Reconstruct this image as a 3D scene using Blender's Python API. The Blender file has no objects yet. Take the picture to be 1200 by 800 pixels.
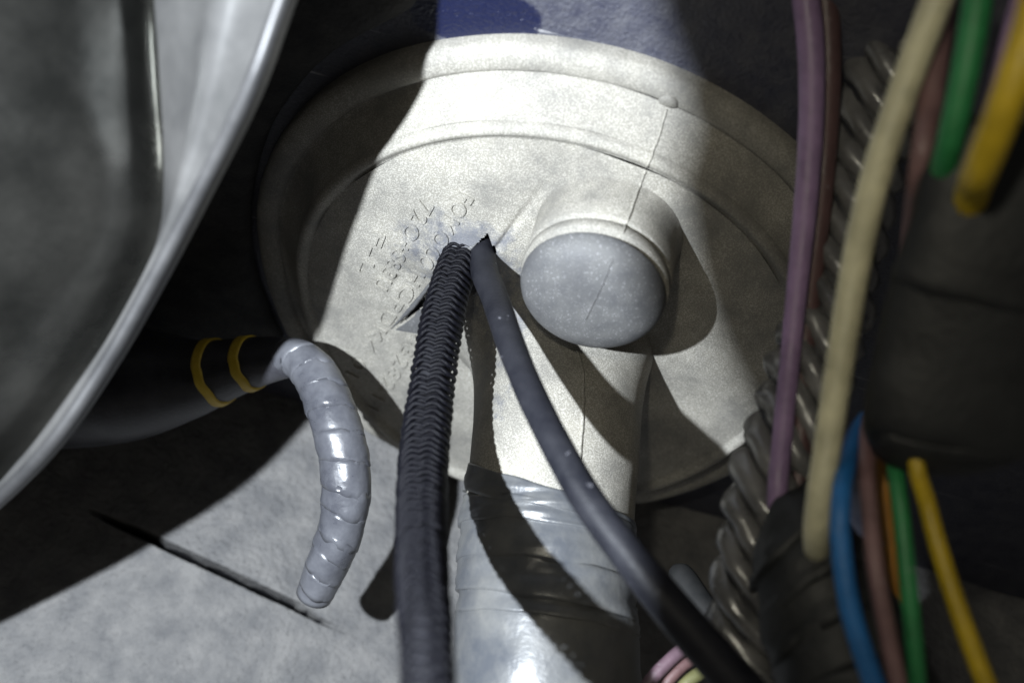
import bpy, bmesh, math, random
from mathutils import Vector, Matrix, noise
from mathutils.bvhtree import BVHTree
random.seed(7)
PI = math.pi
scene = bpy.context.scene
C = scene.collection

# ------------------------------------------------------------------ camera
PITCH, ROLL, DIST, CU, CV = 0.90, 0.2609, 0.2012, 636.0, 384.8
FPX = 600.0 / math.tan(math.radians(25.0))          # focal length in photo pixels (1200 wide)
cd = Vector((0, math.cos(PITCH), -math.sin(PITCH)))
r0 = Vector((1, 0, 0)); u0 = r0.cross(cd)
cR = math.cos(ROLL) * r0 + math.sin(ROLL) * u0
cU = -math.sin(ROLL) * r0 + math.cos(ROLL) * u0
cC = -(DIST * cd + (CU - 600) / FPX * DIST * cR - (CV - 400) / FPX * DIST * cU)
cam = bpy.data.cameras.new('camera'); camo = bpy.data.objects.new('camera', cam); C.objects.link(camo)
m3 = Matrix((cR, cU, -cd)).transposed()
camo.matrix_world = Matrix.Translation(cC) @ m3.to_4x4()
cam.sensor_fit = 'HORIZONTAL'; cam.sensor_width = 36.0
cam.lens = 18.0 / math.tan(math.radians(25.0))
cam.clip_start = 0.002; cam.clip_end = 20.0
cam.dof.use_dof = True; cam.dof.focus_distance = 0.186; cam.dof.aperture_fstop = 13.0
scene.camera = camo

# ------------------------------------------------------------------ world and lamps
w = bpy.data.worlds.new('World'); scene.world = w; w.use_nodes = True
bg = w.node_tree.nodes['Background']
bg.inputs[0].default_value = (1.0, 0.96, 0.88, 1); bg.inputs[1].default_value = 0.075
scene.view_settings.view_transform = 'Standard'; scene.view_settings.look = 'None'
scene.view_settings.exposure = 0.0; scene.view_settings.gamma = 1.0

def camspace(x, y, z):
    return cC + cR * x + cU * y + cd * z
def P(px, py, depth):
    return cC + depth * (cd + (px - 600) / FPX * cR - (py - 400) / FPX * cU)
def W(px, py, y=0.0):
    ray = cd + (px - 600) / FPX * cR - (py - 400) / FPX * cU
    return cC + ray * ((y - cC.y) / ray.y)

LAMP = camspace(-0.066, 0.010, 0.01)
def spot(name, loc, target, energy, deg, blend, radius, col):
    l = bpy.data.lights.new(name, 'SPOT'); l.energy = energy; l.spot_size = math.radians(deg)
    l.spot_blend = blend; l.shadow_soft_size = radius; l.color = col
    o = bpy.data.objects.new(name, l); C.objects.link(o); o.location = loc
    o.rotation_euler = (target - loc).to_track_quat('-Z', 'Y').to_euler()
    return o
spot('work_torch', LAMP, W(480, 420), 5.2, 110, 0.5, 0.0015, (0.87, 0.935, 1.0))
spot('phone_light', camspace(-0.012, 0.03, -0.004), P(1020, 380, 0.15), 0.27, 62, 1.0, 0.004, (1.0, 0.94, 0.76))

# ------------------------------------------------------------------ materials
def mat(name, c1, c2, scale=300.0, rough=0.6, rough2=None, bump=0.0, bscale=None, metal=0.0, spec=0.5,
        coat=0.0, detail=6.0, lo=0.35, hi=0.65, bdist=0.0003, speck=None, smudge=False):
    m = bpy.data.materials.new(name); m.use_nodes = True
    nt = m.node_tree; N = nt.nodes; L = nt.links; b = N['Principled BSDF']
    tc = N.new('ShaderNodeTexCoord')
    n = N.new('ShaderNodeTexNoise'); n.inputs['Scale'].default_value = scale; n.inputs['Detail'].default_value = detail
    n.inputs['Roughness'].default_value = 0.65
    L.new(tc.outputs['Object'], n.inputs['Vector'])
    r = N.new('ShaderNodeValToRGB'); r.color_ramp.elements[0].position = lo; r.color_ramp.elements[1].position = hi
    r.color_ramp.elements[0].color = (*c1, 1); r.color_ramp.elements[1].color = (*c2, 1)
    L.new(n.outputs['Fac'], r.inputs['Fac']); colout = r.outputs['Color']
    if speck:
        sc, col, thr = speck
        v = N.new('ShaderNodeTexNoise'); v.inputs['Scale'].default_value = sc; v.inputs['Detail'].default_value = 3
        L.new(tc.outputs['Object'], v.inputs['Vector'])
        vr = N.new('ShaderNodeValToRGB'); vr.color_ramp.elements[0].position = thr; vr.color_ramp.elements[1].position = thr + 0.06
        L.new(v.outputs['Fac'], vr.inputs['Fac'])
        mx = N.new('ShaderNodeMixRGB'); sm = N.new('ShaderNodeMapRange'); sm.inputs['From Min'].default_value = 0.40; sm.inputs['From Max'].default_value = 0.60; sm.inputs['To Min'].default_value = 0.25
        L.new(n.outputs['Fac'], sm.inputs['Value'])
        sx = N.new('ShaderNodeMath'); sx.operation = 'MULTIPLY'; L.new(vr.outputs['Color'], sx.inputs[0]); L.new(sm.outputs[0], sx.inputs[1]); L.new(sx.outputs[0], mx.inputs['Fac']); L.new(colout, mx.inputs['Color1'])
        mx.inputs['Color2'].default_value = (*col, 1); colout = mx.outputs['Color']
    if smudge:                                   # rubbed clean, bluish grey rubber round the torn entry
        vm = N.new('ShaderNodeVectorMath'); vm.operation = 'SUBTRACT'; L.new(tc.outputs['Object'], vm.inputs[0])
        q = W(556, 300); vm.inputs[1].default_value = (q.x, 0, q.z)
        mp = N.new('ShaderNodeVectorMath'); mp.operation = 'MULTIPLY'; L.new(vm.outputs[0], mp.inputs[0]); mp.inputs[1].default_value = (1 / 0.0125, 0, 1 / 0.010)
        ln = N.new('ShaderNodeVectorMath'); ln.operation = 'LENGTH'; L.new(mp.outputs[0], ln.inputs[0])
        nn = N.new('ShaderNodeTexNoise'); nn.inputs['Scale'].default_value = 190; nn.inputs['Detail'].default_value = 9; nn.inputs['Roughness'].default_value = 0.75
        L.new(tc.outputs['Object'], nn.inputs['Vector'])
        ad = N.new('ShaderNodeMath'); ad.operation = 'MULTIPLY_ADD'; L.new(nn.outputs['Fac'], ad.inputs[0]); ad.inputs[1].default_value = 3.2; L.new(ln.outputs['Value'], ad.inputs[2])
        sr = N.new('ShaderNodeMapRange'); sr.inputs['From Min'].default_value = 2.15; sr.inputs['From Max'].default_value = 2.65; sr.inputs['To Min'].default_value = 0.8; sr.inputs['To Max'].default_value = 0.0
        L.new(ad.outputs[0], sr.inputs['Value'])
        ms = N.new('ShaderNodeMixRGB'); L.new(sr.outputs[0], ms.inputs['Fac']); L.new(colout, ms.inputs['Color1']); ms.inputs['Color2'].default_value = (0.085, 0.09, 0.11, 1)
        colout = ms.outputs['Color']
    L.new(colout, b.inputs['Base Color'])
    b.inputs['Metallic'].default_value = metal
    b.inputs['Specular IOR Level'].default_value = spec
    b.inputs['Coat Weight'].default_value = coat
    b.inputs['Coat Roughness'].default_value = 0.2
    if rough2 is None: b.inputs['Roughness'].default_value = rough
    else:
        mr = N.new('ShaderNodeMapRange'); mr.inputs['From Min'].default_value = lo; mr.inputs['From Max'].default_value = hi
        mr.inputs['To Min'].default_value = rough; mr.inputs['To Max'].default_value = rough2
        L.new(n.outputs['Fac'], mr.inputs['Value']); L.new(mr.outputs['Result'], b.inputs['Roughness'])
    if bump:
        n2 = N.new('ShaderNodeTexNoise'); n2.inputs['Scale'].default_value = bscale or scale * 6; n2.inputs['Detail'].default_value = 5
        L.new(tc.outputs['Object'], n2.inputs['Vector'])
        bp = N.new('ShaderNodeBump'); bp.inputs['Strength'].default_value = bump; bp.inputs['Distance'].default_value = bdist
        L.new(n2.outputs['Fac'], bp.inputs['Height']); L.new(bp.outputs['Normal'], b.inputs['Normal'])
    return m
M = {}
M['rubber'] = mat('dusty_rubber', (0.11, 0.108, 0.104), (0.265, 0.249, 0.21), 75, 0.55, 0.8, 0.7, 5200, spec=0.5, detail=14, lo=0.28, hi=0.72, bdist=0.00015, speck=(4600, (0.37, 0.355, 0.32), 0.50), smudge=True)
M['plug'] = mat('dusty_rubber_plug', (0.058, 0.059, 0.064), (0.10, 0.10, 0.10), 220, 0.5, 0.75, 0.5, 4500, detail=12, lo=0.3, hi=0.7, bdist=0.00015, speck=(3200, (0.20, 0.20, 0.21), 0.60))
M['tape'] = mat('grey_vinyl_tape', (0.065, 0.070, 0.080), (0.13, 0.13, 0.126), 90, 0.3, 0.45, 0.35, 700, spec=0.6)
M['cleartape'] = mat('pale_vinyl_wrap', (0.055, 0.057, 0.068), (0.115, 0.118, 0.132), 120, 0.25, 0.4, 0.4, 500, spec=0.7)
M['loom'] = mat('black_ribbed_plastic', (0.002, 0.002, 0.003), (0.006, 0.006, 0.009), 400, 0.3, 0.5, 0.3, 2500, spec=0.12, speck=(1100, (0.35, 0.35, 0.38), 0.69))
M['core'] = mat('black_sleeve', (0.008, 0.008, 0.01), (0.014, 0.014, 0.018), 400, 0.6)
M['cable'] = mat('black_cable_jacket', (0.008, 0.0085, 0.012), (0.017, 0.0175, 0.022), 160, 0.45, 0.6, 0.25, 1600, spec=0.15, speck=(700, (0.22, 0.22, 0.25), 0.70))
M['hose'] = mat('black_hose_rubber', (0.022, 0.022, 0.027), (0.05, 0.05, 0.058), 120, 0.35, 0.5, 0.3, 1500)
M['yellowband'] = mat('yellow_paint', (0.50, 0.34, 0.02), (0.62, 0.43, 0.04), 300, 0.5, bump=0.2)
M['carpet'] = mat('grey_felt', (0.125, 0.125, 0.128), (0.20, 0.196, 0.192), 160, 0.95, bump=1.0, bscale=900, detail=10, bdist=0.0012, spec=0.1)
M['pad'] = mat('black_foam', (0.010, 0.010, 0.011), (0.03, 0.028, 0.026), 200, 0.85, bump=0.8, bscale=1200)
M['metal'] = mat('satin_grey_metal', (0.05, 0.051, 0.048), (0.13, 0.127, 0.117), 35, 0.22, 0.34, 0.15, 400, metal=0.9)
M['rim'] = mat('bare_metal_rim', (0.05, 0.05, 0.052), (0.08, 0.079, 0.08), 90, 0.45, 0.55, 0.15, 500, metal=0.5)
M['pale'] = mat('pale_galvanised_metal', (0.055, 0.055, 0.055), (0.095, 0.093, 0.091), 50, 0.4, 0.55, 0.1, 400, metal=0.35)
M['darktape'] = mat('black_cloth_tape', (0.004, 0.0045, 0.005), (0.011, 0.012, 0.013), 120, 0.55, 0.7, 0.5, 900)
M['twist'] = mat('dark_grey_tape', (0.06, 0.06, 0.062), (0.15, 0.147, 0.145), 120, 0.22, 0.38, 0.3, 900, spec=0.9)
M['greycable'] = mat('grey_plastic', (0.006, 0.0065, 0.007), (0.015, 0.015, 0.015), 200, 0.7, spec=0.2)
def wire(name, c):
    return mat(name, tuple(v * 0.68 for v in c), tuple(min(1, v * 1.12) for v in c), 170, 0.4, 0.6, 0.3, 1200, detail=10, speck=(900, tuple(0.6 * v + 0.10 for v in c), 0.68))
M['violet'] = wire('violet_insulation', (0.25, 0.165, 0.29))
M['maroon'] = wire('maroon_insulation', (0.085, 0.045, 0.045))
M['cream'] = wire('cream_insulation', (0.52, 0.49, 0.33))
M['pinkbrown'] = wire('dusky_brown_insulation', (0.16, 0.09, 0.09))
M['green'] = wire('green_insulation', (0.015, 0.17, 0.05))
M['yellow'] = wire('yellow_insulation', (0.42, 0.29, 0.006))
M['blue'] = wire('blue_insulation', (0.012, 0.12, 0.34))
M['amber'] = wire('amber_insulation', (0.35, 0.15, 0.01))
M['pink'] = wire('pink_insulation', (0.09, 0.055, 0.07))
M['lime'] = wire('pale_yellow_insulation', (0.09, 0.088, 0.035))

# firewall: blue black paint under a film of grey dust, with one clean shiny patch and scratches
def firewall_mat(patch, rx, rz):
    m = bpy.data.materials.new('dusty_blue_paint'); m.use_nodes = True
    nt = m.node_tree; N = nt.nodes; L = nt.links; b = N['Principled BSDF']
    tc = N.new('ShaderNodeTexCoord')
    def math_(op, a, c=None):
        n = N.new('ShaderNodeMath'); n.operation = op
        for i, v in enumerate((a, c)):
            if v is None: continue
            if isinstance(v, (int, float)): n.inputs[i].default_value = v
            else: L.new(v, n.inputs[i])
        return n.outputs[0]
    sep = N.new('ShaderNodeSeparateXYZ'); L.new(tc.outputs['Object'], sep.inputs[0])
    n = N.new('ShaderNodeTexNoise'); n.inputs['Scale'].default_value = 260; n.inputs['Detail'].default_value = 12; n.inputs['Roughness'].default_value = 0.8
    L.new(tc.outputs['Object'], n.inputs['Vector'])
    dx = math_('DIVIDE', math_('SUBTRACT', sep.outputs[0], patch.x), rx)
    dz = math_('DIVIDE', math_('SUBTRACT', sep.outputs[2], patch.z), rz)
    d = math_('ADD', math_('POWER', math_('ABSOLUTE', dx), 3.0), math_('POWER', math_('ABSOLUTE', dz), 3.0))
    d = math_('ADD', d, math_('MULTIPLY', math_('SUBTRACT', n.outputs['Fac'], 0.5), 1.6))
    rp = N.new('ShaderNodeMapRange'); rp.inputs['From Min'].default_value = 0.85; rp.inputs['From Max'].default_value = 1.1
    L.new(d, rp.inputs['Value'])
    rn = N.new('ShaderNodeMapRange'); rn.inputs['From Min'].default_value = 0.22; rn.inputs['From Max'].default_value = 0.78
    L.new(n.outputs['Fac'], rn.inputs['Value'])
    dust = math_('MULTIPLY', rp.outputs[0], rn.outputs[0])
    mx = N.new('ShaderNodeMixRGB'); L.new(dust, mx.inputs['Fac'])
    mx.inputs['Color1'].default_value = (0.006, 0.008, 0.028, 1); mx.inputs['Color2'].default_value = (0.085, 0.085, 0.095, 1)
    mpn = N.new('ShaderNodeMapping'); mpn.inputs['Rotation'].default_value = (0, math.radians(-38), 0); mpn.inputs['Scale'].default_value = (28, 28, 900)
    L.new(tc.outputs['Object'], mpn.inputs['Vector'])
    ns = N.new('ShaderNodeTexNoise'); ns.inputs['Scale'].default_value = 1.0; ns.inputs['Detail'].default_value = 2; L.new(mpn.outputs[0], ns.inputs['Vector'])
    rs = N.new('ShaderNodeMapRange'); rs.inputs['From Min'].default_value = 0.70; rs.inputs['From Max'].default_value = 0.76; L.new(ns.outputs['Fac'], rs.inputs['Value'])
    m5 = N.new('ShaderNodeMixRGB'); L.new(math_('MULTIPLY', rs.outputs[0], rp.outputs[0]), m5.inputs['Fac']); L.new(mx.outputs[0], m5.inputs['Color1']); m5.inputs['Color2'].default_value = (0.26, 0.26, 0.27, 1)
    L.new(m5.outputs[0], b.inputs['Base Color'])
    rr = N.new('ShaderNodeMapRange'); rr.inputs['To Min'].default_value = 0.28; rr.inputs['To Max'].default_value = 0.75
    L.new(dust, rr.inputs['Value']); L.new(rr.outputs[0], b.inputs['Roughness'])
    n2 = N.new('ShaderNodeTexNoise'); n2.inputs['Scale'].default_value = 1500; n2.inputs['Detail'].default_value = 4
    L.new(tc.outputs['Object'], n2.inputs['Vector'])
    bp = N.new('ShaderNodeBump'); bp.inputs['Strength'].default_value = 0.8; bp.inputs['Distance'].default_value = 0.0004
    L.new(n2.outputs['Fac'], bp.inputs['Height']); L.new(bp.outputs['Normal'], b.inputs['Normal'])
    return m

# ------------------------------------------------------------------ helpers
def tag(o, label=None, cat=None, group=None, kind=None):
    if label: o['label'] = label
    if cat: o['category'] = cat
    if group: o['group'] = group
    if kind: o['kind'] = kind
    return o
def thing(name, loc, label, cat, group=None):
    o = bpy.data.objects.new(name, None); C.objects.link(o); o.location = loc; o.empty_display_size = 0.005
    return tag(o, label, cat, group)
BVHS = []
def obj(name, verts, faces, m, parent=None, smooth=True, origin=None, hit=False):
    """verts are in world space; the mesh is stored about its origin (or about its parent's)"""
    base = Vector((0, 0, 0))
    q = parent
    while q is not None: base = base + q.location; q = q.parent
    org = origin if origin is not None else base
    me = bpy.data.meshes.new(name)
    me.from_pydata([tuple(Vector(v) - org) for v in verts], [], faces); me.validate()
    bm = bmesh.new(); bm.from_mesh(me); bmesh.ops.recalc_face_normals(bm, faces=bm.faces); bm.to_mesh(me); bm.free()
    for p in me.polygons: p.use_smooth = smooth
    me.materials.append(M[m] if isinstance(m, str) else m)
    o = bpy.data.objects.new(name, me); C.objects.link(o)
    o.location = org - base
    if parent: o.parent = parent
    if hit: BVHS.append(BVHTree.FromPolygons([Vector(v) for v in verts], faces))
    return o
def on(px, py):
    """the point of the rubber surface seen at a photo position (used to lay the mould seam on the real surface)"""
    ray = (cd + (px - 600) / FPX * cR - (py - 400) / FPX * cU).normalized(); best = None
    for b in BVHS:
        h = b.ray_cast(cC, ray)
        if h[0] is not None and (best is None or h[3] < best[2]): best = (h[0], h[1], h[3])
    n = best[1]
    if n.dot(ray) > 0: n = -n
    return best[0], n
class Path:
    """Catmull-Rom curve through (point, radius) knots, resampled with parallel-transported frames"""
    def __init__(self, knots, n=80):
        K = [(Vector(p), r) for p, r in knots]
        K = [(K[0][0] * 2 - K[1][0], K[0][1])] + K + [(K[-1][0] * 2 - K[-2][0], K[-1][1])]
        dense = []
        for i in range(1, len(K) - 2):
            for k in range(24):
                t = k / 24
                def cr(a, b, c, d): return 0.5 * ((2 * b) + (c - a) * t + (2 * a - 5 * b + 4 * c - d) * t * t + (3 * b - a - 3 * c + d) * t ** 3)
                dense.append((cr(*[K[i + j - 1][0] for j in range(4)]), cr(*[K[i + j - 1][1] for j in range(4)])))
        dense.append(K[-2])
        self.d = dense; L = [0]
        for a, b in zip(dense, dense[1:]): L.append(L[-1] + (b[0] - a[0]).length)
        self.L = L; self.length = L[-1]
        # frames
        self.F = []; ref = cd
        for i in range(len(dense)):
            t = (dense[min(i + 1, len(dense) - 1)][0] - dense[max(i - 1, 0)][0]).normalized()
            a = ref - t * ref.dot(t)
            a.normalize(); ref = a
            self.F.append((t, a, t.cross(a)))
    def at(self, s):
        s = max(-0.02, min(self.length + 0.02, s)); L = self.L
        if s <= 0: t, a, b = self.F[0]; return self.d[0][0] + t * s, self.d[0][1], t, a, b
        if s >= self.length: t, a, b = self.F[-1]; return self.d[-1][0] + t * (s - self.length), self.d[-1][1], t, a, b
        lo, hi = 0, len(L) - 1
        while hi - lo > 1:
            mid = (lo + hi) // 2
            if L[mid] <= s: lo = mid
            else: hi = mid
        k = (s - L[lo]) / (L[hi] - L[lo] + 1e-12)
        p = self.d[lo][0].lerp(self.d[hi][0], k); r = self.d[lo][1] * (1 - k) + self.d[hi][1] * k
        t = self.F[lo][0].lerp(self.F[hi][0], k).normalized(); a = self.F[lo][1].lerp(self.F[hi][1], k)
        a = (a - t * a.dot(t)).normalized()
        return p, r, t, a, t.cross(a)
def pix(knots):
    """knots (px, py, depth, half width in px) -> path knots"""
    return [(P(x, y, d), hw * d / FPX) for x, y, d, hw in knots]
def tube(path, rings=60, seg=24, mod=None, s0=0.0, s1=None, cap=True, flat=1.0):
    s1 = path.length if s1 is None else s1
    V, F = [], []
    for i in range(rings + 1):
        s = s0 + (s1 - s0) * i / rings
        p, r, t, a, b = path.at(s)
        for j in range(seg):
            th = 2 * PI * j / seg
            rr = r * (mod(s, th) if mod else 1.0)
            V.append(p + a * (math.cos(th) * rr * flat) + b * (math.sin(th) * rr))
    for i in range(rings):
        for j in range(seg):
            F.append((i * seg + j, i * seg + (j + 1) % seg, (i + 1) * seg + (j + 1) % seg, (i + 1) * seg + j))
    if cap:
        for base, s in ((0, s0), (rings * seg, s1)):
            V.append(path.at(s)[0]); c = len(V) - 1
            for j in range(seg): F.append((base + j, base + (j + 1) % seg, c))
    return V, F
def turn(path, s0, s1, grow, tilt, phase, lift=0.0, seg=40, rings=8, wr=0.0, seed=0.0, flat=1.0, bulge=0.0, dip=0.0007):
    """one turn of tape: a tilted sleeve whose trailing edge stands proud of the next turn"""
    V, F = [], []
    rows = [(0.0, -dip)] + [(k / rings, grow * (k / rings) + bulge * math.sin(PI * k / rings)) for k in range(rings + 1)] + [(1.0, -dip)]
    for k, (u, dr) in enumerate(rows):
        for j in range(seg):
            th = 2 * PI * j / seg
            off = tilt * math.cos(th - phase) * max(0.0, min(1.0, (path.length + 0.001 - s1) / 0.004))
            s = s0 + (s1 - s0) * u + off
            p, r, t, a, b = path.at(s)
            nz = noise.noise(Vector((math.cos(th) * 1.6 + seed, math.sin(th) * 1.6, s * 260))) * wr
            nz += noise.noise(Vector((math.cos(th) * 0.9, math.sin(th) * 0.9 + seed * 3.1, s * 900))) * wr * 0.6
            edge = noise.noise(Vector((math.cos(th) * 2 + seed * 2, math.sin(th) * 2, 5.0))) * 0.0006 if u in (0.0, 1.0) else 0
            p = p + t * edge
            rr = r + lift + dr + nz
            V.append(p + a * (math.cos(th) * rr * flat) + b * (math.sin(th) * rr))
    n = len(rows)
    for i in range(n - 1):
        for j in range(seg):
            F.append((i * seg + j, i * seg + (j + 1) % seg, (i + 1) * seg + (j + 1) % seg, (i + 1) * seg + j))
    return V, F

# ------------------------------------------------------------------ setting: firewall and carpet
WALLY = 0.0088
patch = W(556, 18, WALLY)
M['firewall'] = firewall_mat(patch, 0.0098, 0.0058)
V, F = [], []
nx, nz = 90, 90
for j in range(nz + 1):
    for i in range(nx + 1):
        x = -0.22 + 0.44 * i / nx; z = -0.085 + 0.30 * j / nz
        V.append((x, WALLY + 0.0006 * noise.noise(Vector((x * 60, 0, z * 60))), z))
for j in range(nz):
    for i in range(nx):
        a = j * (nx + 1) + i; F.append((a, a + 1, a + nx + 2, a + nx + 1))
tag(obj('firewall', V, F, 'firewall'), kind='structure')

# sloping felt floor mat with a long slit: rows are packed close round the slit so that it is cut as a real groove
def floor_at(px, py):
    n = Vector((0.0, -0.25, 1.0)).normalized(); o = Vector((0, 0.0, -0.062))
    ray = cd + (px - 600) / FPX * cR - (py - 400) / FPX * cU
    return cC + ray * ((o - cC).dot(n) / ray.dot(n)), n
A, fn = floor_at(150, 618); B, _ = floor_at(396, 734)
ua = (B - A).normalized(); va = fn.cross(ua)
L_ = (B - A).length
us = [-0.25 + 0.5 * i / 140 for i in range(141)]
vs = sorted(set([-0.22 + 0.44 * i / 150 for i in range(151)] + [round(-0.003 + 0.006 * i / 60, 6) for i in range(61)]))
V, F = [], []
for v in vs:
    for u in us:
        k = max(0.0, min(1.0, (u + 0.01) / 0.01)) * max(0.0, min(1.0, (L_ - u) / 0.012))
        wob = 0.0006 * noise.noise(Vector((u * 120, 3, 0)))
        g = -0.011 * math.exp(-((v - wob) / (0.0003 + 0.0005 * k)) ** 4) * k
        lip = 0.0003 * math.exp(-((v - wob) / 0.004) ** 2) * k
        h = 0.0022 * noise.noise(Vector((u * 28, v * 28, 0))) + 0.0004 * noise.noise(Vector((u * 220, v * 220, 0))) + g + lip
        V.append(A + ua * u + va * v + fn * h)
nu = len(us)
for j in range(len(vs) - 1):
    for i in range(nu - 1):
        a = j * nu + i; F.append((a, a + 1, a + nu + 1, a + nu))
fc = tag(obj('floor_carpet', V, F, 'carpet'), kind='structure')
fc.data.materials.append(M['core'])                      # shade down in the slit, painted as black faces
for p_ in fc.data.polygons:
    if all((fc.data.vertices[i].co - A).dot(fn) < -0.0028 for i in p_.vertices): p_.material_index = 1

# ------------------------------------------------------------------ rubber grommet
groot = thing('rubber_grommet', (0, WALLY, 0), 'large round dusty grey rubber grommet set in the firewall', 'grommet')
hole_px = [(470, 372), (512, 326), (536, 292), (556, 277), (575, 262), (586, 280), (572, 312), (548, 345), (508, 362), (498, 352)]
hole = [W(x, y) for x, y in hole_px]
def in_poly(x, z):
    c = False; n = len(hole)
    for i in range(n):
        a, b = hole[i], hole[i - 1]
        if (a.z > z) != (b.z > z) and x < (b.x - a.x) * (z - a.z) / (b.z - a.z) + a.x: c = not c
    return c
ENT = W(556, 300)
CUTS = [(W(588, 276), W(640, 212), 0.0009, 0.00045), (W(498, 352), W(455, 385), 0.0005, 0.0006), (W(470, 318), W(452, 345), 0.0004, 0.0006)]
def web_h(x, z):
    r = math.hypot(x, z)
    h = 0.0026 * (1 - (r / 0.046) ** 2)
    d = math.hypot(x - ENT.x, z - ENT.z)
    h += 0.0022 * math.exp(-(d / 0.008) ** 2)                    # rubber pulled up round the cables
    h += 0.0005 * noise.noise(Vector((x * 90, 1, z * 90)))
    for (ca, cb, dp, wd) in CUTS:
        ab = cb - ca; tt = max(0, min(1, ((x - ca.x) * ab.x + (z - ca.z) * ab.z) / (ab.x ** 2 + ab.z ** 2)))
        dd = math.hypot(x - ca.x - ab.x * tt, z - ca.z - ab.z * tt)
        h -= dp * (1 - 0.8 * tt) * math.exp(-(dd / wd) ** 2)
    h += 0.0007 * noise.noise(Vector((x * 320, 5, z * 320))) * math.exp(-(d / 0.010) ** 2)
    return h
def lathe_part(name, prof, seg, m, extra=None, skip=None, hit=True):
    V, F = [], []
    for (r, h) in prof:
        for j in range(seg):
            th = 2 * PI * j / seg; x, z = r * math.cos(th), r * math.sin(th)
            V.append((x, -(h + (extra(x, z) if extra else 0)), z))
    for i in range(len(prof) - 1):
        for j in range(seg):
            f = (i * seg + j, i * seg + (j + 1) % seg, (i + 1) * seg + (j + 1) % seg, (i + 1) * seg + j)
            if skip:
                c = [sum(V[k][q] for k in f) / 4 for q in (0, 2)]
                if skip(*c): continue
            F.append(f)
    return obj(name, V, F, m, groot, hit=hit)
def skirt(x, z):
    t = max(0.0, min(1.0, (-z - 0.006) / 0.04)); return 0.0075 * t ** 1.4
web_prof = [(0.00005 + 0.0442 * k / 150, 0.0) for k in range(151)]
lathe_part('web', web_prof, 420, 'rubber', lambda x, z: web_h(x, z) + skirt(x, z), in_poly)
lathe_part('bead', [(0.0442, 0.0), (0.0447, 0.0001), (0.0451, 0.0006), (0.0456, 0.0009), (0.0461, 0.0009), (0.0466, 0.0006), (0.0470, -0.0002), (0.0471, -0.0006)], 220, 'rubber', skirt)
lathe_part('wall', [(0.0471, -0.0006), (0.0476, -0.0014), (0.0484, -0.0026), (0.0496, -0.0041), (0.0508, -0.0054), (0.0516, -0.0061), (0.0521, -0.0062)], 220, 'rubber',
           lambda x, z: skirt(x, z) + 0.0004 * noise.noise(Vector((x * 60, 2, z * 60))))
lathe_part('outer_lip', [(0.0521, -0.0062), (0.0525, -0.0057), (0.0531, -0.0054), (0.0544, -0.0054), (0.0556, -0.0057), (0.0564, -0.0063), (0.0568, -0.0072), (0.0569, -0.0095)], 220, 'rubber',
           lambda x, z: skirt(x, z) + 0.00025 * noise.noise(Vector((x * 80, 9, z * 80))))

# torn flap left of the ribbed sleeve
def flap(p, lift):
    a, b, c = [W(*q) for q in p]
    V, F = [], []
    n = 8
    for i in range(n + 1):
        for j in range(n + 1 - i):
            u, v = i / n, j / n
            q = a * (1 - u - v) + b * u + c * v
            V.append(Vector((q.x, -(web_h(q.x, q.z) + 0.0003 + lift * (u + v) ** 1.5), q.z)))
    idx = lambda i, j: sum(n + 1 - k for k in range(i)) + j
    for i in range(n):
        for j in range(n - i):
            F.append((idx(i, j), idx(i + 1, j), idx(i, j + 1)))
            if j < n - i - 1: F.append((idx(i + 1, j), idx(i + 1, j + 1), idx(i, j + 1)))
    m = len(V)
    V2 = [v + Vector((0, 0.0009, 0)) for v in V]
    return V + V2, F + [tuple(k + m for k in reversed(f)) for f in F]
V, F = flap([(466, 378), (514, 338), (512, 374)], 0.0016)
obj('torn_flap', V, F, 'plug', groot)

# thick ragged edge of the tear
def torn_edge(pts, r):
    kn = []
    for i, (x, y) in enumerate(pts):
        q = W(x, y); kn.append((Vector((q.x + random.uniform(-1, 1) * 0.0003, -(web_h(q.x, q.z) + 0.0002), q.z + random.uniform(-1, 1) * 0.0003)), r * random.uniform(0.7, 1.2)))
    kn[0] = (kn[0][0], r * 0.2); kn[-1] = (kn[-1][0], r * 0.2)
    V, F = tube(Path(kn), 60, 10, lambda s_, th: 1 + 0.35 * noise.noise(Vector((math.cos(th), math.sin(th), s_ * 900))))
    obj('torn_edge', V, F, 'plug', groot)
torn_edge([(462, 376), (488, 350), (508, 325), (522, 303), (538, 288), (552, 278), (563, 270)], 0.0005)

# blind nipple with two ring grooves and a domed end
NB = W(714, 270); NAX = Vector((-0.05, -1, 0.08)).normalized()
na = NAX.cross(Vector((1, 0, 0))).normalized(); nb = NAX.cross(na)
def nipple_part(name, prof, m, seg=96):
    V, F = [], []
    for (r, h) in prof:
        for j in range(seg):
            th = 2 * PI * j / seg
            V.append(NB + NAX * h + na * (r * math.cos(th)) + nb * (r * math.sin(th)))
    for i in range(len(prof) - 1):
        for j in range(seg): F.append((i * seg + j, i * seg + (j + 1) % seg, (i + 1) * seg + (j + 1) % seg, (i + 1) * seg + j))
    return obj(name, V, F, m, groot, hit=True)
R_ = 0.0112
nipple_part('nipple', [(R_ + 0.0026, -0.0022), (R_ + 0.0014, -0.0004), (R_ + 0.0008, 0.0010), (R_ + 0.0006, 0.003), (R_ + 0.0005, 0.007), (R_ + 0.0005, 0.0104),
                       (R_ + 0.0003, 0.0107), (R_ - 0.0028, 0.0108), (R_ - 0.0030, 0.0114)], 'rubber')
nipple_part('nipple_ring', [(R_ - 0.0030, 0.01135), (R_ + 0.0002, 0.0115), (R_ + 0.0004, 0.0117), (R_ + 0.0004, 0.0133), (R_ + 0.0002, 0.0135), (R_ - 0.0028, 0.0136), (R_ - 0.0030, 0.0142)], 'rubber')
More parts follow.
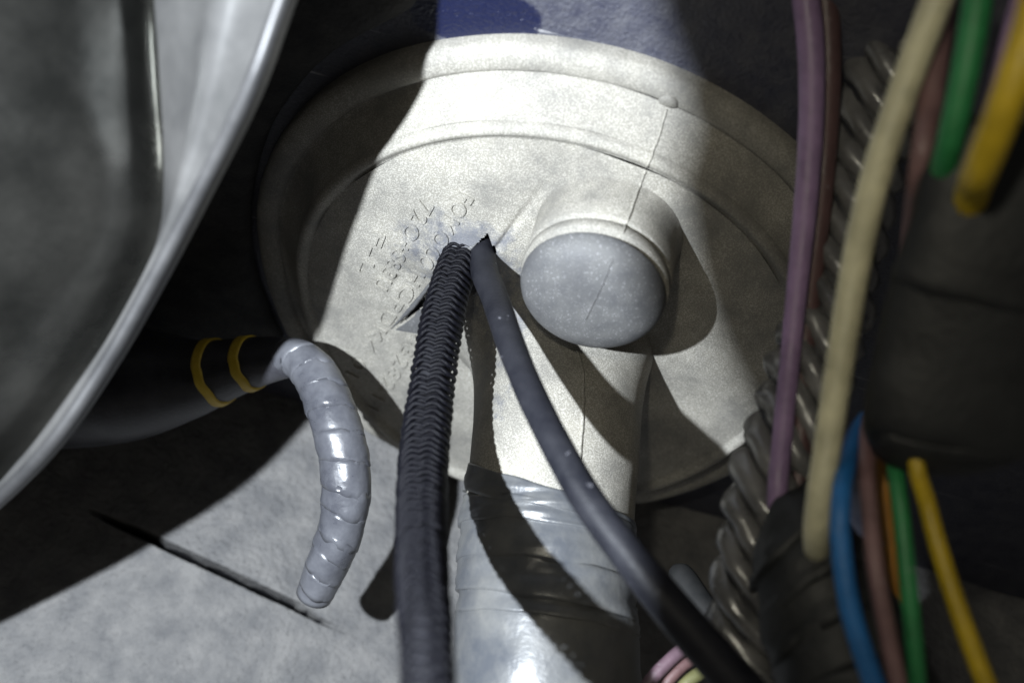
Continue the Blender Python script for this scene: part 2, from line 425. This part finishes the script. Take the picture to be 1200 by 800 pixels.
dome = [(R_ - 0.0030, 0.01415), (R_ - 0.0002, 0.0143), (R_ + 0.0001, 0.0147), (R_ + 0.0001, 0.0151)]
for k in range(1, 15):
    t = k / 14 * PI / 2
    dome.append((max(0.00005, R_ * math.cos(t) ** 0.85), 0.0151 + 0.0042 * math.sin(t)))
nipple_part('nipple_cap', dome, 'plug')

# neck that carries the wiring trunk, with a flared root
neck_knots = [(656, 395, 0.203, 100), (655, 455, 0.1965, 98), (650, 530, 0.188, 98), (643, 620, 0.183, 100), (640, 720, 0.177, 104), (641, 860, 0.170, 111)]
NK = Path(pix(neck_knots))
def neckmod(s, th):
    f = 1 + 0.32 * math.exp(-(s / 0.0045) ** 1.0) if s >= 0 else 1.32
    return f + 0.012 * noise.noise(Vector((math.cos(th) * 1.2, math.sin(th) * 1.2, s * 90)))
V, F = tube(NK, 70, 72, neckmod, s0=-0.004, s1=0.044, cap=False)
obj('neck', V, F, 'rubber', groot, hit=True)

# mould seam laid on the surface, pip at its upper end
def seam(pts, r=0.00022, m='rubber'):
    px = Path([(Vector((x, y, 0)), 1) for x, y in pts]); kn = []
    for i in range(41):
        q = px.at(px.length * i / 40)[0]; p, n = on(q.x + 1.3 * noise.noise(Vector((i * 0.35, 4, 0))), q.y); kn.append((p + n * r * 0.2, r))
    V, F = tube(Path(kn), 120, 8)
    obj('mould_seam', V, F, m, groot)
seam([(781, 128), (770, 165), (757, 198), (746, 228), (736, 256), (729, 274)])
seam([(718, 304), (708, 328), (698, 350), (686, 374)], 0.00014, 'plug')
seam([(676, 412), (682, 432), (683, 470), (681, 510), (677, 560)], 0.00032)
p, n = on(783, 120)
V, F = tube(Path([(p - n * 0.001, 0.0015), (p + n * 0.00005, 0.0015), (p + n * 0.0003, 0.0012), (p + n * 0.00035, 0.0004)]), 12, 20)
obj('moulding_pip', V, F, 'rubber', groot)

# raised part number lettering
def lettering(text, a, b, size_px, h=0.00035):
    Aw, Bw = W(*a), W(*b); u = (Bw - Aw).normalized(); nrm = Vector((0, -1, 0)); v = nrm.cross(u)
    cu = bpy.data.curves.new('lettering', 'FONT'); cu.body = text; cu.size = 1.0; cu.extrude = 0.08; cu.space_character = 1.12
    cu.resolution_u = 4; cu.offset = 0.006
    t = bpy.data.objects.new('lettering_source', cu); C.objects.link(t)
    bpy.context.view_layer.update()
    dg = bpy.context.evaluated_depsgraph_get(); me = t.evaluated_get(dg).to_mesh()
    co = [vv.co.copy() for vv in me.vertices]; fs = [tuple(p.vertices) for p in me.polygons]
    t.evaluated_get(dg).to_mesh_clear(); bpy.data.objects.remove(t); bpy.data.curves.remove(cu)
    mxx = max(c.x for c in co); sx = (Bw - Aw).length / mxx; sy = size_px * 0.1585e-3
    V = []
    for c in co:
        q = Aw + u * (c.x * sx) + v * (c.y * sy)
        V.append(Vector((q.x, -(web_h(q.x, q.z) + skirt(q.x, q.z) + (h if c.z > 0 else -0.0002)), q.z)))
    obj('lettering', V, fs, 'rubber', groot, smooth=False)
lettering('FOMOCO', (541, 216), (492, 296), 25)
lettering('HC', (486, 304), (467, 338), 25)
lettering('72O+S83U', (494, 226), (440, 326), 25)
lettering('PDK4 01', (462, 338), (410, 424), 25)
lettering('14B282-FD', (492, 366), (430, 466), 25)
lettering('F-L', (440, 262), (422, 310), 22)

# ------------------------------------------------------------------ taped wiring trunk leaving the neck
tloc = NK.at(0.045)[0]
trunk = thing('taped_wiring_trunk', tloc, 'thick wiring trunk wrapped in shiny grey tape coming out of the grommet neck', 'wiring trunk')
V, F = tube(NK, 50, 48, lambda s, th: 0.97, s0=0.036)
obj('trunk_core', V, F, 'tape', trunk)
s = 0.0325; k = 0
while s < NK.length + 0.004:
    wd = random.uniform(0.0030, 0.0062) if s < 0.050 else random.uniform(0.010, 0.019)
    V, F = turn(NK, s, s + wd + 0.0012, 0.00035, 0.0034 * random.uniform(0.5, 1.3), 2.2 + random.uniform(-0.4, 0.4), lift=0.0003 + 0.00004 * (k % 2),
                dip=0.0003, seg=72, rings=10, wr=0.0006 if s < 0.052 else 0.00025, seed=k * 1.7)
    obj('tape_turn', V, F, 'tape', trunk); s += wd; k += 1

# ------------------------------------------------------------------ ribbed sleeve
LK = Path(pix([(558, 255, 0.200, 22), (546, 286, 0.189, 23), (525, 345, 0.180, 25), (514, 400, 0.174, 26.5), (504, 470, 0.167, 28), (499, 510, 0.162, 29), (495, 560, 0.154, 30), (494, 620, 0.141, 31), (495, 680, 0.127, 32), (499, 740, 0.116, 33), (504, 850, 0.105, 35)]))
loom = thing('ribbed_sleeve', LK.at(0.01)[0], 'black ribbed sleeve with chevron ribs coming out through the torn rubber', 'cable sleeve')
V, F = tube(LK, 120, 24, lambda s, th: 0.74)
obj('sleeve_core', V, F, 'core', loom)
def rib_mesh():
    seg, cs = 36, 6; V, F = [], []
    for j in range(seg):
        th = 2 * PI * j / seg - PI
        # chevron: the rib dips to a V on the side that faces the camera (angle pi of the frame)
        q = abs(((th + 2 * PI) % (2 * PI)) - PI)           # 0 at the camera side
        off = -0.36 * (0.5 - abs(q / 0.9 - 0.5)) if q < 0.9 else -0.30 * (q - 0.9) * 0.8
        bulge = 1.0 - 0.10 * math.exp(-(q / 0.16) ** 2)
        for c in range(cs):
            ph = 2 * PI * c / cs
            rr = bulge * (0.90 + 0.11 * math.cos(ph))
            V.append((rr * math.cos(th), rr * math.sin(th), off * 0.75 + 0.10 * math.sin(ph)))
    for j in range(seg):
        for c in range(cs):
            F.append((j * cs + c, ((j + 1) % seg) * cs + c, ((j + 1) % seg) * cs + (c + 1) % cs, j * cs + (c + 1) % cs))
    me = bpy.data.meshes.new('rib'); me.from_pydata(V, [], F)
    bm = bmesh.new(); bm.from_mesh(me); bmesh.ops.recalc_face_normals(bm, faces=bm.faces); bm.to_mesh(me); bm.free()
    for p_ in me.polygons: p_.use_smooth = True
    me.materials.append(M['loom']); return me
RM = rib_mesh(); RP = 0.00125
sr_ = 0.0
while sr_ < LK.length:
    p, r, t, a, b = LK.at(sr_); sr_ += RP * (1 + 0.45 * sr_ / LK.length)
    o = bpy.data.objects.new('rib', RM); C.objects.link(o); o.parent = loom
    r *= random.uniform(0.98, 1.03)
    rot = Matrix.Rotation(random.uniform(-0.06, 0.06) + 0.25, 3, t)
    mm = Matrix((rot @ a, rot @ b, t)).transposed()
    jit = t * random.uniform(-0.00012, 0.00012)
    o.matrix_basis = Matrix.Translation(p + jit - loom.location) @ mm.to_4x4() @ Matrix.Diagonal((r, r, 0.0036 * (1 + 0.45 * sr_ / LK.length), 1))

# ------------------------------------------------------------------ smooth black cable
CK = Path(pix([(562, 262, 0.200, 14), (564, 282, 0.189, 15.5), (568, 318, 0.181, 16.5), (581, 352, 0.173, 16.5), (598, 402, 0.163, 17), (618, 452, 0.155, 17.5), (645, 508, 0.149, 18.5), (684, 578, 0.143, 20), (735, 648, 0.139, 22), (800, 728, 0.136, 24.5), (890, 830, 0.133, 26)]))
V, F = tube(CK, 130, 32, lambda s, th: 1 + 0.03 * noise.noise(Vector((math.cos(th), math.sin(th), s * 150))))
tag(obj('black_cable', V, F, 'cable', origin=CK.at(0.01)[0]), 'smooth black cable running from the torn rubber down to the lower right', 'cable')

# ------------------------------------------------------------------ black hose with yellow bands and its wrapped tail
hloc = P(150, 470, 0.215)
hose = thing('banded_hose', hloc, 'black hose with two yellow bands and a pale tape wrapped tail lying over the felt', 'hose')
HK = Path(pix([(-40, 430, 0.225, 92), (70, 442, 0.222, 84), (150, 448, 0.217, 70), (215, 444, 0.213, 50), (260, 434, 0.210, 37), (300, 424, 0.207, 30), (340, 418, 0.204, 24)]))
V, F = tube(HK, 80, 48)
obj('hose_body', V, F, 'hose', hose)
def band(px, wpx):
    best = min(range(0, 400), key=lambda i: (HK.at(HK.length * i / 400)[0] - P(px[0], px[1], px[2])).length)
    s = HK.length * best / 400
    V, F = turn(HK, s, s + wpx * 0.1585e-3, 0.0, 0.0, 0, lift=0.00035, seg=48, rings=4)
    obj('yellow_band', V, F, 'yellowband', hose)
band((250, 436, 0.2105), 11); band((288, 427, 0.2075), 12)
TK = Path(pix([(322, 420, 0.205, 17), (345, 418, 0.202, 23), (368, 437, 0.199, 26.5), (386, 475, 0.196, 28.5), (400, 520, 0.194, 29.5), (406, 570, 0.193, 29), (399, 620, 0.194, 27), (383, 662, 0.196, 25), (368, 697, 0.199, 22)]))
V, F = tube(TK, 60, 32, lambda s, th: 0.975)
tail = obj('wrapped_tail', V, F, 'cleartape', hose)
s = 0.002; k = 0
while s < TK.length - 0.003:
    wd = random.uniform(0.0036, 0.0049)
    V, F = turn(TK, s, min(s + wd + 0.0006, TK.length + 0.0003), 0.00010, 0.0011, 0.6 + random.uniform(-0.5, 0.5), lift=-0.0001, seg=44, rings=6, wr=0.00026, seed=k * 2.3, dip=0.00015)
    obj('tape_turn', V, F, 'cleartape', tail); s += wd; k += 1

# ------------------------------------------------------------------ black insulation pad round the upper left of the grommet
def pad():
    edge = [(520, -60), (492, -8), (474, 26), (436, 46), (385, 74), (345, 112), (308, 168), (288, 240), (288, 310), (305, 370), (325, 410)]
    EP = Path([(W(x, y, 0.004), 1) for x, y in edge])
    V, F = [], []; n = 70
    rows = [(0.0, WALLY - 0.0005), (0.0, 0.0075), (0.0006, 0.0062), (0.0018, 0.0056), (0.006, 0.005), (0.02, 0.0045), (0.05, 0.004), (0.10, 0.004)]
    for i in range(n + 1):
        p, r, t, a, b = EP.at(EP.length * i / n)
        out = Vector((p.x, 0, p.z)); out.normalize()
        for (o_, y) in rows:
            q = p + out * o_ + Vector((-0.3, 0, 0.3)) * o_
            V.append(Vector((q.x, y + 0.0009 * noise.noise(q * 130), q.z)))
    m = len(rows)
    for i in range(n):
        for j in range(m - 1): F.append((i * m + j, i * m + j + 1, (i + 1) * m + j + 1, (i + 1) * m + j))
    return V, F
V, F = pad()
tag(obj('insulation_pad', V, F, 'pad', origin=W(330, 60, WALLY)), 'black foam insulation pad with curved edge beside the upper left of the grommet', 'insulation pad')

# ------------------------------------------------------------------ big curved metal housing at the left
hs = [(372, -90, 0.122), (343, -10, 0.124), (303, 100, 0.127), (243, 222, 0.135), (188, 328, 0.141), (130, 430, 0.145), (62, 528, 0.148), (-20, 610, 0.155), (-110, 680, 0.162), (-330, 830, 0.172)]
HP = Path([(P(*q), 1) for q in hs])
housing = thing('metal_housing', P(60, 420, 0.16), 'big blurred satin grey metal housing with a pale rim at the left edge', 'housing')
def sweep(rows, n=90):
    V, F = [], []
    for i in range(n + 1):
        p, r, t, a, b = HP.at(HP.length * i / n)
        inw = (t.cross(cd)).normalized()
        if inw.dot(-cR) < 0: inw = -inw
        for (o_, dz) in rows: V.append(p + inw * o_ + cd * dz)
    m = len(rows)
    for i in range(n):
        for j in range(m - 1): F.append((i * m + j, i * m + j + 1, (i + 1) * m + j + 1, (i + 1) * m + j))
    return V, F
V, F = sweep([(0.0015, 0.008), (0.0004, 0.004), (0.0, 0.0005), (0.0003, -0.0004), (0.0010, -0.0007), (0.0017, -0.0004), (0.0019, 0.0004)])
obj('rim', V, F, 'rim', housing)
gr = [(178, -95), (180, -10), (188, 100), (192, 205), (183, 285), (140, 375), (85, 455), (20, 540), (-60, 615), (-330, 790)]
gd = [0.137, 0.137, 0.140, 0.141, 0.145, 0.149, 0.152, 0.157, 0.164, 0.174]
GP = Path([(P(x, y, d_), 1) for (x, y), d_ in zip(gr, gd)])
V, F = [], []; n_ = 80; m_ = 10
for i in range(n_ + 1):                                   # flange: from the rim down into the groove, turned towards the torch
    p, r, t, a, b = HP.at(HP.length * i / n_); inw = (t.cross(cd)).normalized()
    if inw.dot(-cR) < 0: inw = -inw
    p = p + inw * 0.0017 + cd * 0.0003; q = GP.at(GP.length * i / n_)[0]
    for j in range(m_ + 1):
        u = j / m_; V.append(p.lerp(q, u) + cd * (-0.0012 * math.sin(PI * u) - 0.0010 * math.exp(-((u - 0.42) / 0.1) ** 2) * (q - p).length / 0.015))
for i in range(n_):
    for j in range(m_): F.append((i * (m_ + 1) + j, i * (m_ + 1) + j + 1, (i + 1) * (m_ + 1) + j + 1, (i + 1) * (m_ + 1) + j))
obj('flange', V, F, 'pale', housing)
V, F = [], []
rows = [(-0.0002, -0.0002), (0.0003, 0.003), (0.0010, 0.006), (0.0018, 0.005), (0.0026, 0.0025), (0.0034, 0.0), (0.005, -0.003), (0.008, -0.0065), (0.012, -0.0105), (0.017, -0.015), (0.023, -0.019), (0.031, -0.023), (0.045, -0.026), (0.065, -0.026), (0.095, -0.020), (0.14, -0.008)]
for i in range(n_ + 1):
    p, r, t, a, b = GP.at(GP.length * i / n_)
    for (o_, dz) in rows:
        q = p - cR * o_ + cU * (o_ * 0.35) + cd * dz
        V.append(q + cd * 0.0016 * noise.noise(q * 70))
m_ = len(rows)
for i in range(n_):
    for j in range(m_ - 1): F.append((i * m_ + j, i * m_ + j + 1, (i + 1) * m_ + j + 1, (i + 1) * m_ + j))
obj('barrel', V, F, 'metal', housing)

# unseen plate added near the torch to cut its beam off to the right
tg = [W(715, -330, 0.008), W(752, -110, 0.008), W(766, 5, 0.008), W(773, 110), W(790, 200), W(822, 350), W(890, 500), P(995, 650, 0.22), P(1058, 800, 0.24), P(1110, 1000, 0.26), P(1150, 1250, 0.27)]
ed = []
for t_ in tg:
    dv = t_ - LAMP; k_ = (0.055 - 0.01) / (dv.dot(cd)); ed.append(LAMP + dv * k_)
EP_ = Path([(e, 1) for e in ed]); V, F = [], []
for i in range(41):
    p = EP_.at(EP_.length * i / 40)[0]
    for o_, dz in ((0, 0), (0.0002, -0.0008), (0.006, -0.015), (0.0135, -0.035), (0.0155, -0.035), (0.008, -0.014), (0.001, 0.0004)):
        V.append(p + cR * o_ + cd * dz)
for i in range(40):
    for j in range(7): F.append((i * 7 + j, i * 7 + (j + 1) % 7, (i + 1) * 7 + (j + 1) % 7, (i + 1) * 7 + j))
obj('beam_blocker', V, F, 'metal', housing)

# ------------------------------------------------------------------ wiring at the right
G = 'wires of the bundle at the right'
def wire_obj(name, m, knots, label, r_flat=1.0, group=G):
    p = Path(pix(knots)); V, F = tube(p, 90, 20, lambda s, th: 1 + 0.015 * noise.noise(Vector((s * 200, th, 1))))
    return tag(obj(name, V, F, m, origin=p.d[0][0]), label, 'wire', group)
wire_obj('violet_wire', 'violet', [(938, -40, 0.148, 16), (949, 40, 0.149, 16), (951, 130, 0.150, 15), (945, 230, 0.150, 14), (935, 330, 0.150, 12.5), (926, 420, 0.149, 12), (917, 510, 0.146, 12), (911, 590, 0.144, 12), (920, 680, 0.150, 12)],
         'violet wire, leftmost of the wires in front of the grommet')
wire_obj('maroon_wire', 'maroon', [(962, -40, 0.151, 15), (970, 40, 0.152, 15), (969, 130, 0.153, 15), (962, 230, 0.153, 14), (950, 330, 0.153, 14), (942, 420, 0.151, 14), (938, 510, 0.148, 13), (935, 610, 0.147, 13), (945, 700, 0.152, 13)],
         'dark maroon wire pressed against the right side of the violet wire')
wire_obj('cream_wire', 'cream', [(1118, -60, 0.118, 19.8), (1098, 0, 0.119, 18.9), (1070, 75, 0.121, 18.4), (1044, 150, 0.123, 18.0), (1020, 230, 0.125, 17.6), (1003, 310, 0.127, 17.1), (988, 400, 0.128, 16.7), (973, 500, 0.129, 16.2), (957, 612, 0.130, 15.3), (958, 660, 0.139, 14.4)],
         'thick cream wire in front of the twisted dark conduit')
wire_obj('brown_wire', 'pinkbrown', [(1108, -40, 0.125, 15), (1100, 40, 0.124, 15), (1090, 120, 0.122, 14), (1078, 200, 0.121, 13), (1060, 330, 0.140, 12), (1024, 480, 0.138, 12), (1016, 540, 0.130, 10), (1020, 600, 0.126, 10), (1027, 670, 0.123, 10.5), (1044, 760, 0.122, 10.5), (1062, 850, 0.121, 11)],
         'dusky brown wire between the blue and green wires')
wire_obj('green_wire', 'green', [(1152, -50, 0.112, 17), (1143, 20, 0.112, 17), (1128, 100, 0.113, 16), (1107, 192, 0.117, 15), (1098, 230, 0.126, 14), (1080, 340, 0.140, 12), (1047, 490, 0.136, 11.5), (1049, 545, 0.129, 10), (1056, 600, 0.126, 10), (1065, 690, 0.124, 10.5), (1073, 770, 0.123, 10.5), (1078, 850, 0.123, 10.5)],
         'green wire running into and out of the black tape sleeve')
wire_obj('yellow_wire', 'yellow', [(1232, -60, 0.098, 22), (1207, 40, 0.099, 22), (1180, 120, 0.101, 21), (1149, 200, 0.106, 20), (1138, 232, 0.116, 19), (1105, 360, 0.138, 13), (1074, 515, 0.126, 10), (1088, 595, 0.125, 10.5), (1112, 680, 0.123, 11), (1140, 760, 0.121, 11.5), (1175, 850, 0.119, 12)],
         'yellow wire, rightmost of the bundle')
wire_obj('blue_wire', 'blue', [(1075, 440, 0.150, 12), (1012, 496, 0.140, 11), (991, 550, 0.129, 11), (985, 595, 0.125, 11.5), (986, 640, 0.124, 12), (997, 715, 0.123, 12.5), (1024, 800, 0.122, 13), (1050, 860, 0.122, 13)],
         'bright blue wire coming out of the black tape sleeve')
wire_obj('lilac_wire', 'violet', [(1215, -60, 0.120, 14), (1192, 20, 0.121, 13), (1170, 100, 0.123, 12), (1150, 180, 0.126, 11), (1140, 260, 0.130, 10)],
         'dim violet wire mostly hidden behind the top of the yellow wire')
wire_obj('amber_wire', 'amber', [(1030, 500, 0.142, 10), (1038, 600, 0.142, 11), (1047, 690, 0.141, 12), (1066, 760, 0.141, 12), (1098, 850, 0.140, 12)],
         'amber wire behind the green wire')
# tape sleeve round the bundle
SK = Path(pix([(1225, 130, 0.119, 112), (1205, 200, 0.119, 116), (1175, 300, 0.121, 116), (1145, 400, 0.124, 114), (1124, 490, 0.126, 110), (1118, 515, 0.127, 98), (1116, 524, 0.1285, 70), (1116, 527, 0.129, 30)]))
slv = thing('black_tape_sleeve', SK.at(0.01)[0], 'wide band of black tape binding the coloured wires at the right', 'tape')
s = SK.length * 0.10; k = 0
V, F = tube(SK, 30, 40, lambda s, th: 0.96, s0=s + 0.001, flat=0.45)
obj('sleeve_core', V, F, 'darktape', slv)
while s < SK.length - 0.002:
    V, F = turn(SK, s, min(s + 0.0175, SK.length), 0.00015, 0.0006, 1.0 + 0.3 * k, lift=0.0, seg=56, rings=14, wr=0.0003, seed=k * 4.1, flat=0.45)
    obj('tape_turn', V, F, 'darktape', slv); s += 0.0165; k += 1

# twisted conduit behind the wires and the taped trunk it runs into
DK = Path(pix([(1095, -60, 0.158, 50), (1060, 20, 0.158, 50), (1030, 110, 0.158, 50), (1008, 200, 0.158, 50), (985, 300, 0.157, 48), (965, 390, 0.155, 48), (938, 470, 0.153, 50), (912, 550, 0.151, 53), (897, 620, 0.150, 54), (886, 690, 0.150, 54), (890, 760, 0.150, 52), (905, 830, 0.150, 50)]))
tw = thing('twisted_conduit', DK.at(DK.length - 0.005)[0], 'dark grey conduit wound with twisted tape behind the violet and cream wires', 'conduit')
V, F = tube(DK, 60, 32, lambda s, th: 0.82)
obj('conduit_core', V, F, 'core', tw)
s = -0.003; k = 0
while s < DK.length - 0.003:
    V, F = turn(DK, s, s + 0.0046, 0.0002, 0.0052, 1.9, bulge=0.0013, lift=-0.0010 + random.uniform(-0.0003, 0.0003), seg=44, rings=6, wr=0.0006, seed=k * 3.3)
    obj('tape_turn', V, F, 'twist', tw); s += 0.0050; k += 1
EK = Path(pix([(935, 590, 0.146, 26), (940, 618, 0.143, 48), (950, 660, 0.141, 66), (972, 725, 0.139, 78), (1000, 800, 0.137, 90), (1020, 870, 0.135, 96)]))
tr = thing('dark_taped_bundle', EK.at(0.01)[0], 'dark bundle wrapped in creased black tape at the lower right below the cream wire', 'wiring bundle')
V, F = tube(EK, 30, 40, lambda s, th: 0.97)
obj('bundle_core', V, F, 'darktape', tr)
s = 0.001; k = 0
while s < EK.length:
    V, F = turn(EK, s, s + 0.0065, 0.0005, 0.003, -0.8 + 0.3 * k, lift=0.0, seg=56, rings=8, wr=0.0007, seed=k * 5.3)
    obj('tape_turn', V, F, 'darktape', tr); s += 0.0055; k += 1

# short grey cable and three thin wires near the bottom
V, F = tube(Path(pix([(790, 662, 0.186, 3), (793, 667, 0.1855, 12), (800, 677, 0.1845, 16), (815, 700, 0.182, 17), (840, 735, 0.178, 17), (880, 780, 0.174, 17)])), 40, 24)
tag(obj('grey_cable', V, F, 'greycable', origin=P(815, 700, 0.18)), 'short rounded grey cable end behind the smooth black cable', 'cable')
G2 = 'thin wires at the bottom edge'
wire_obj('pink_wire', 'pink', [(735, 850, 0.160, 8), (757, 805, 0.161, 8), (778, 780, 0.162, 8), (805, 758, 0.164, 8), (850, 740, 0.168, 8)], 'thin pink wire curving under the black cable at the bottom edge', group=G2)
wire_obj('maroon_wire', 'maroon', [(755, 850, 0.161, 7), (776, 808, 0.162, 7), (797, 783, 0.163, 7), (825, 765, 0.165, 7), (870, 750, 0.169, 7)], 'thin maroon wire between the pink and pale yellow ones at the bottom', group=G2)
wire_obj('pale_yellow_wire', 'lime', [(775, 850, 0.160, 8), (795, 812, 0.161, 8), (815, 792, 0.162, 8), (840, 780, 0.164, 8), (880, 770, 0.168, 8)], 'thin pale yellow wire beside the thin maroon one at the bottom', group=G2)
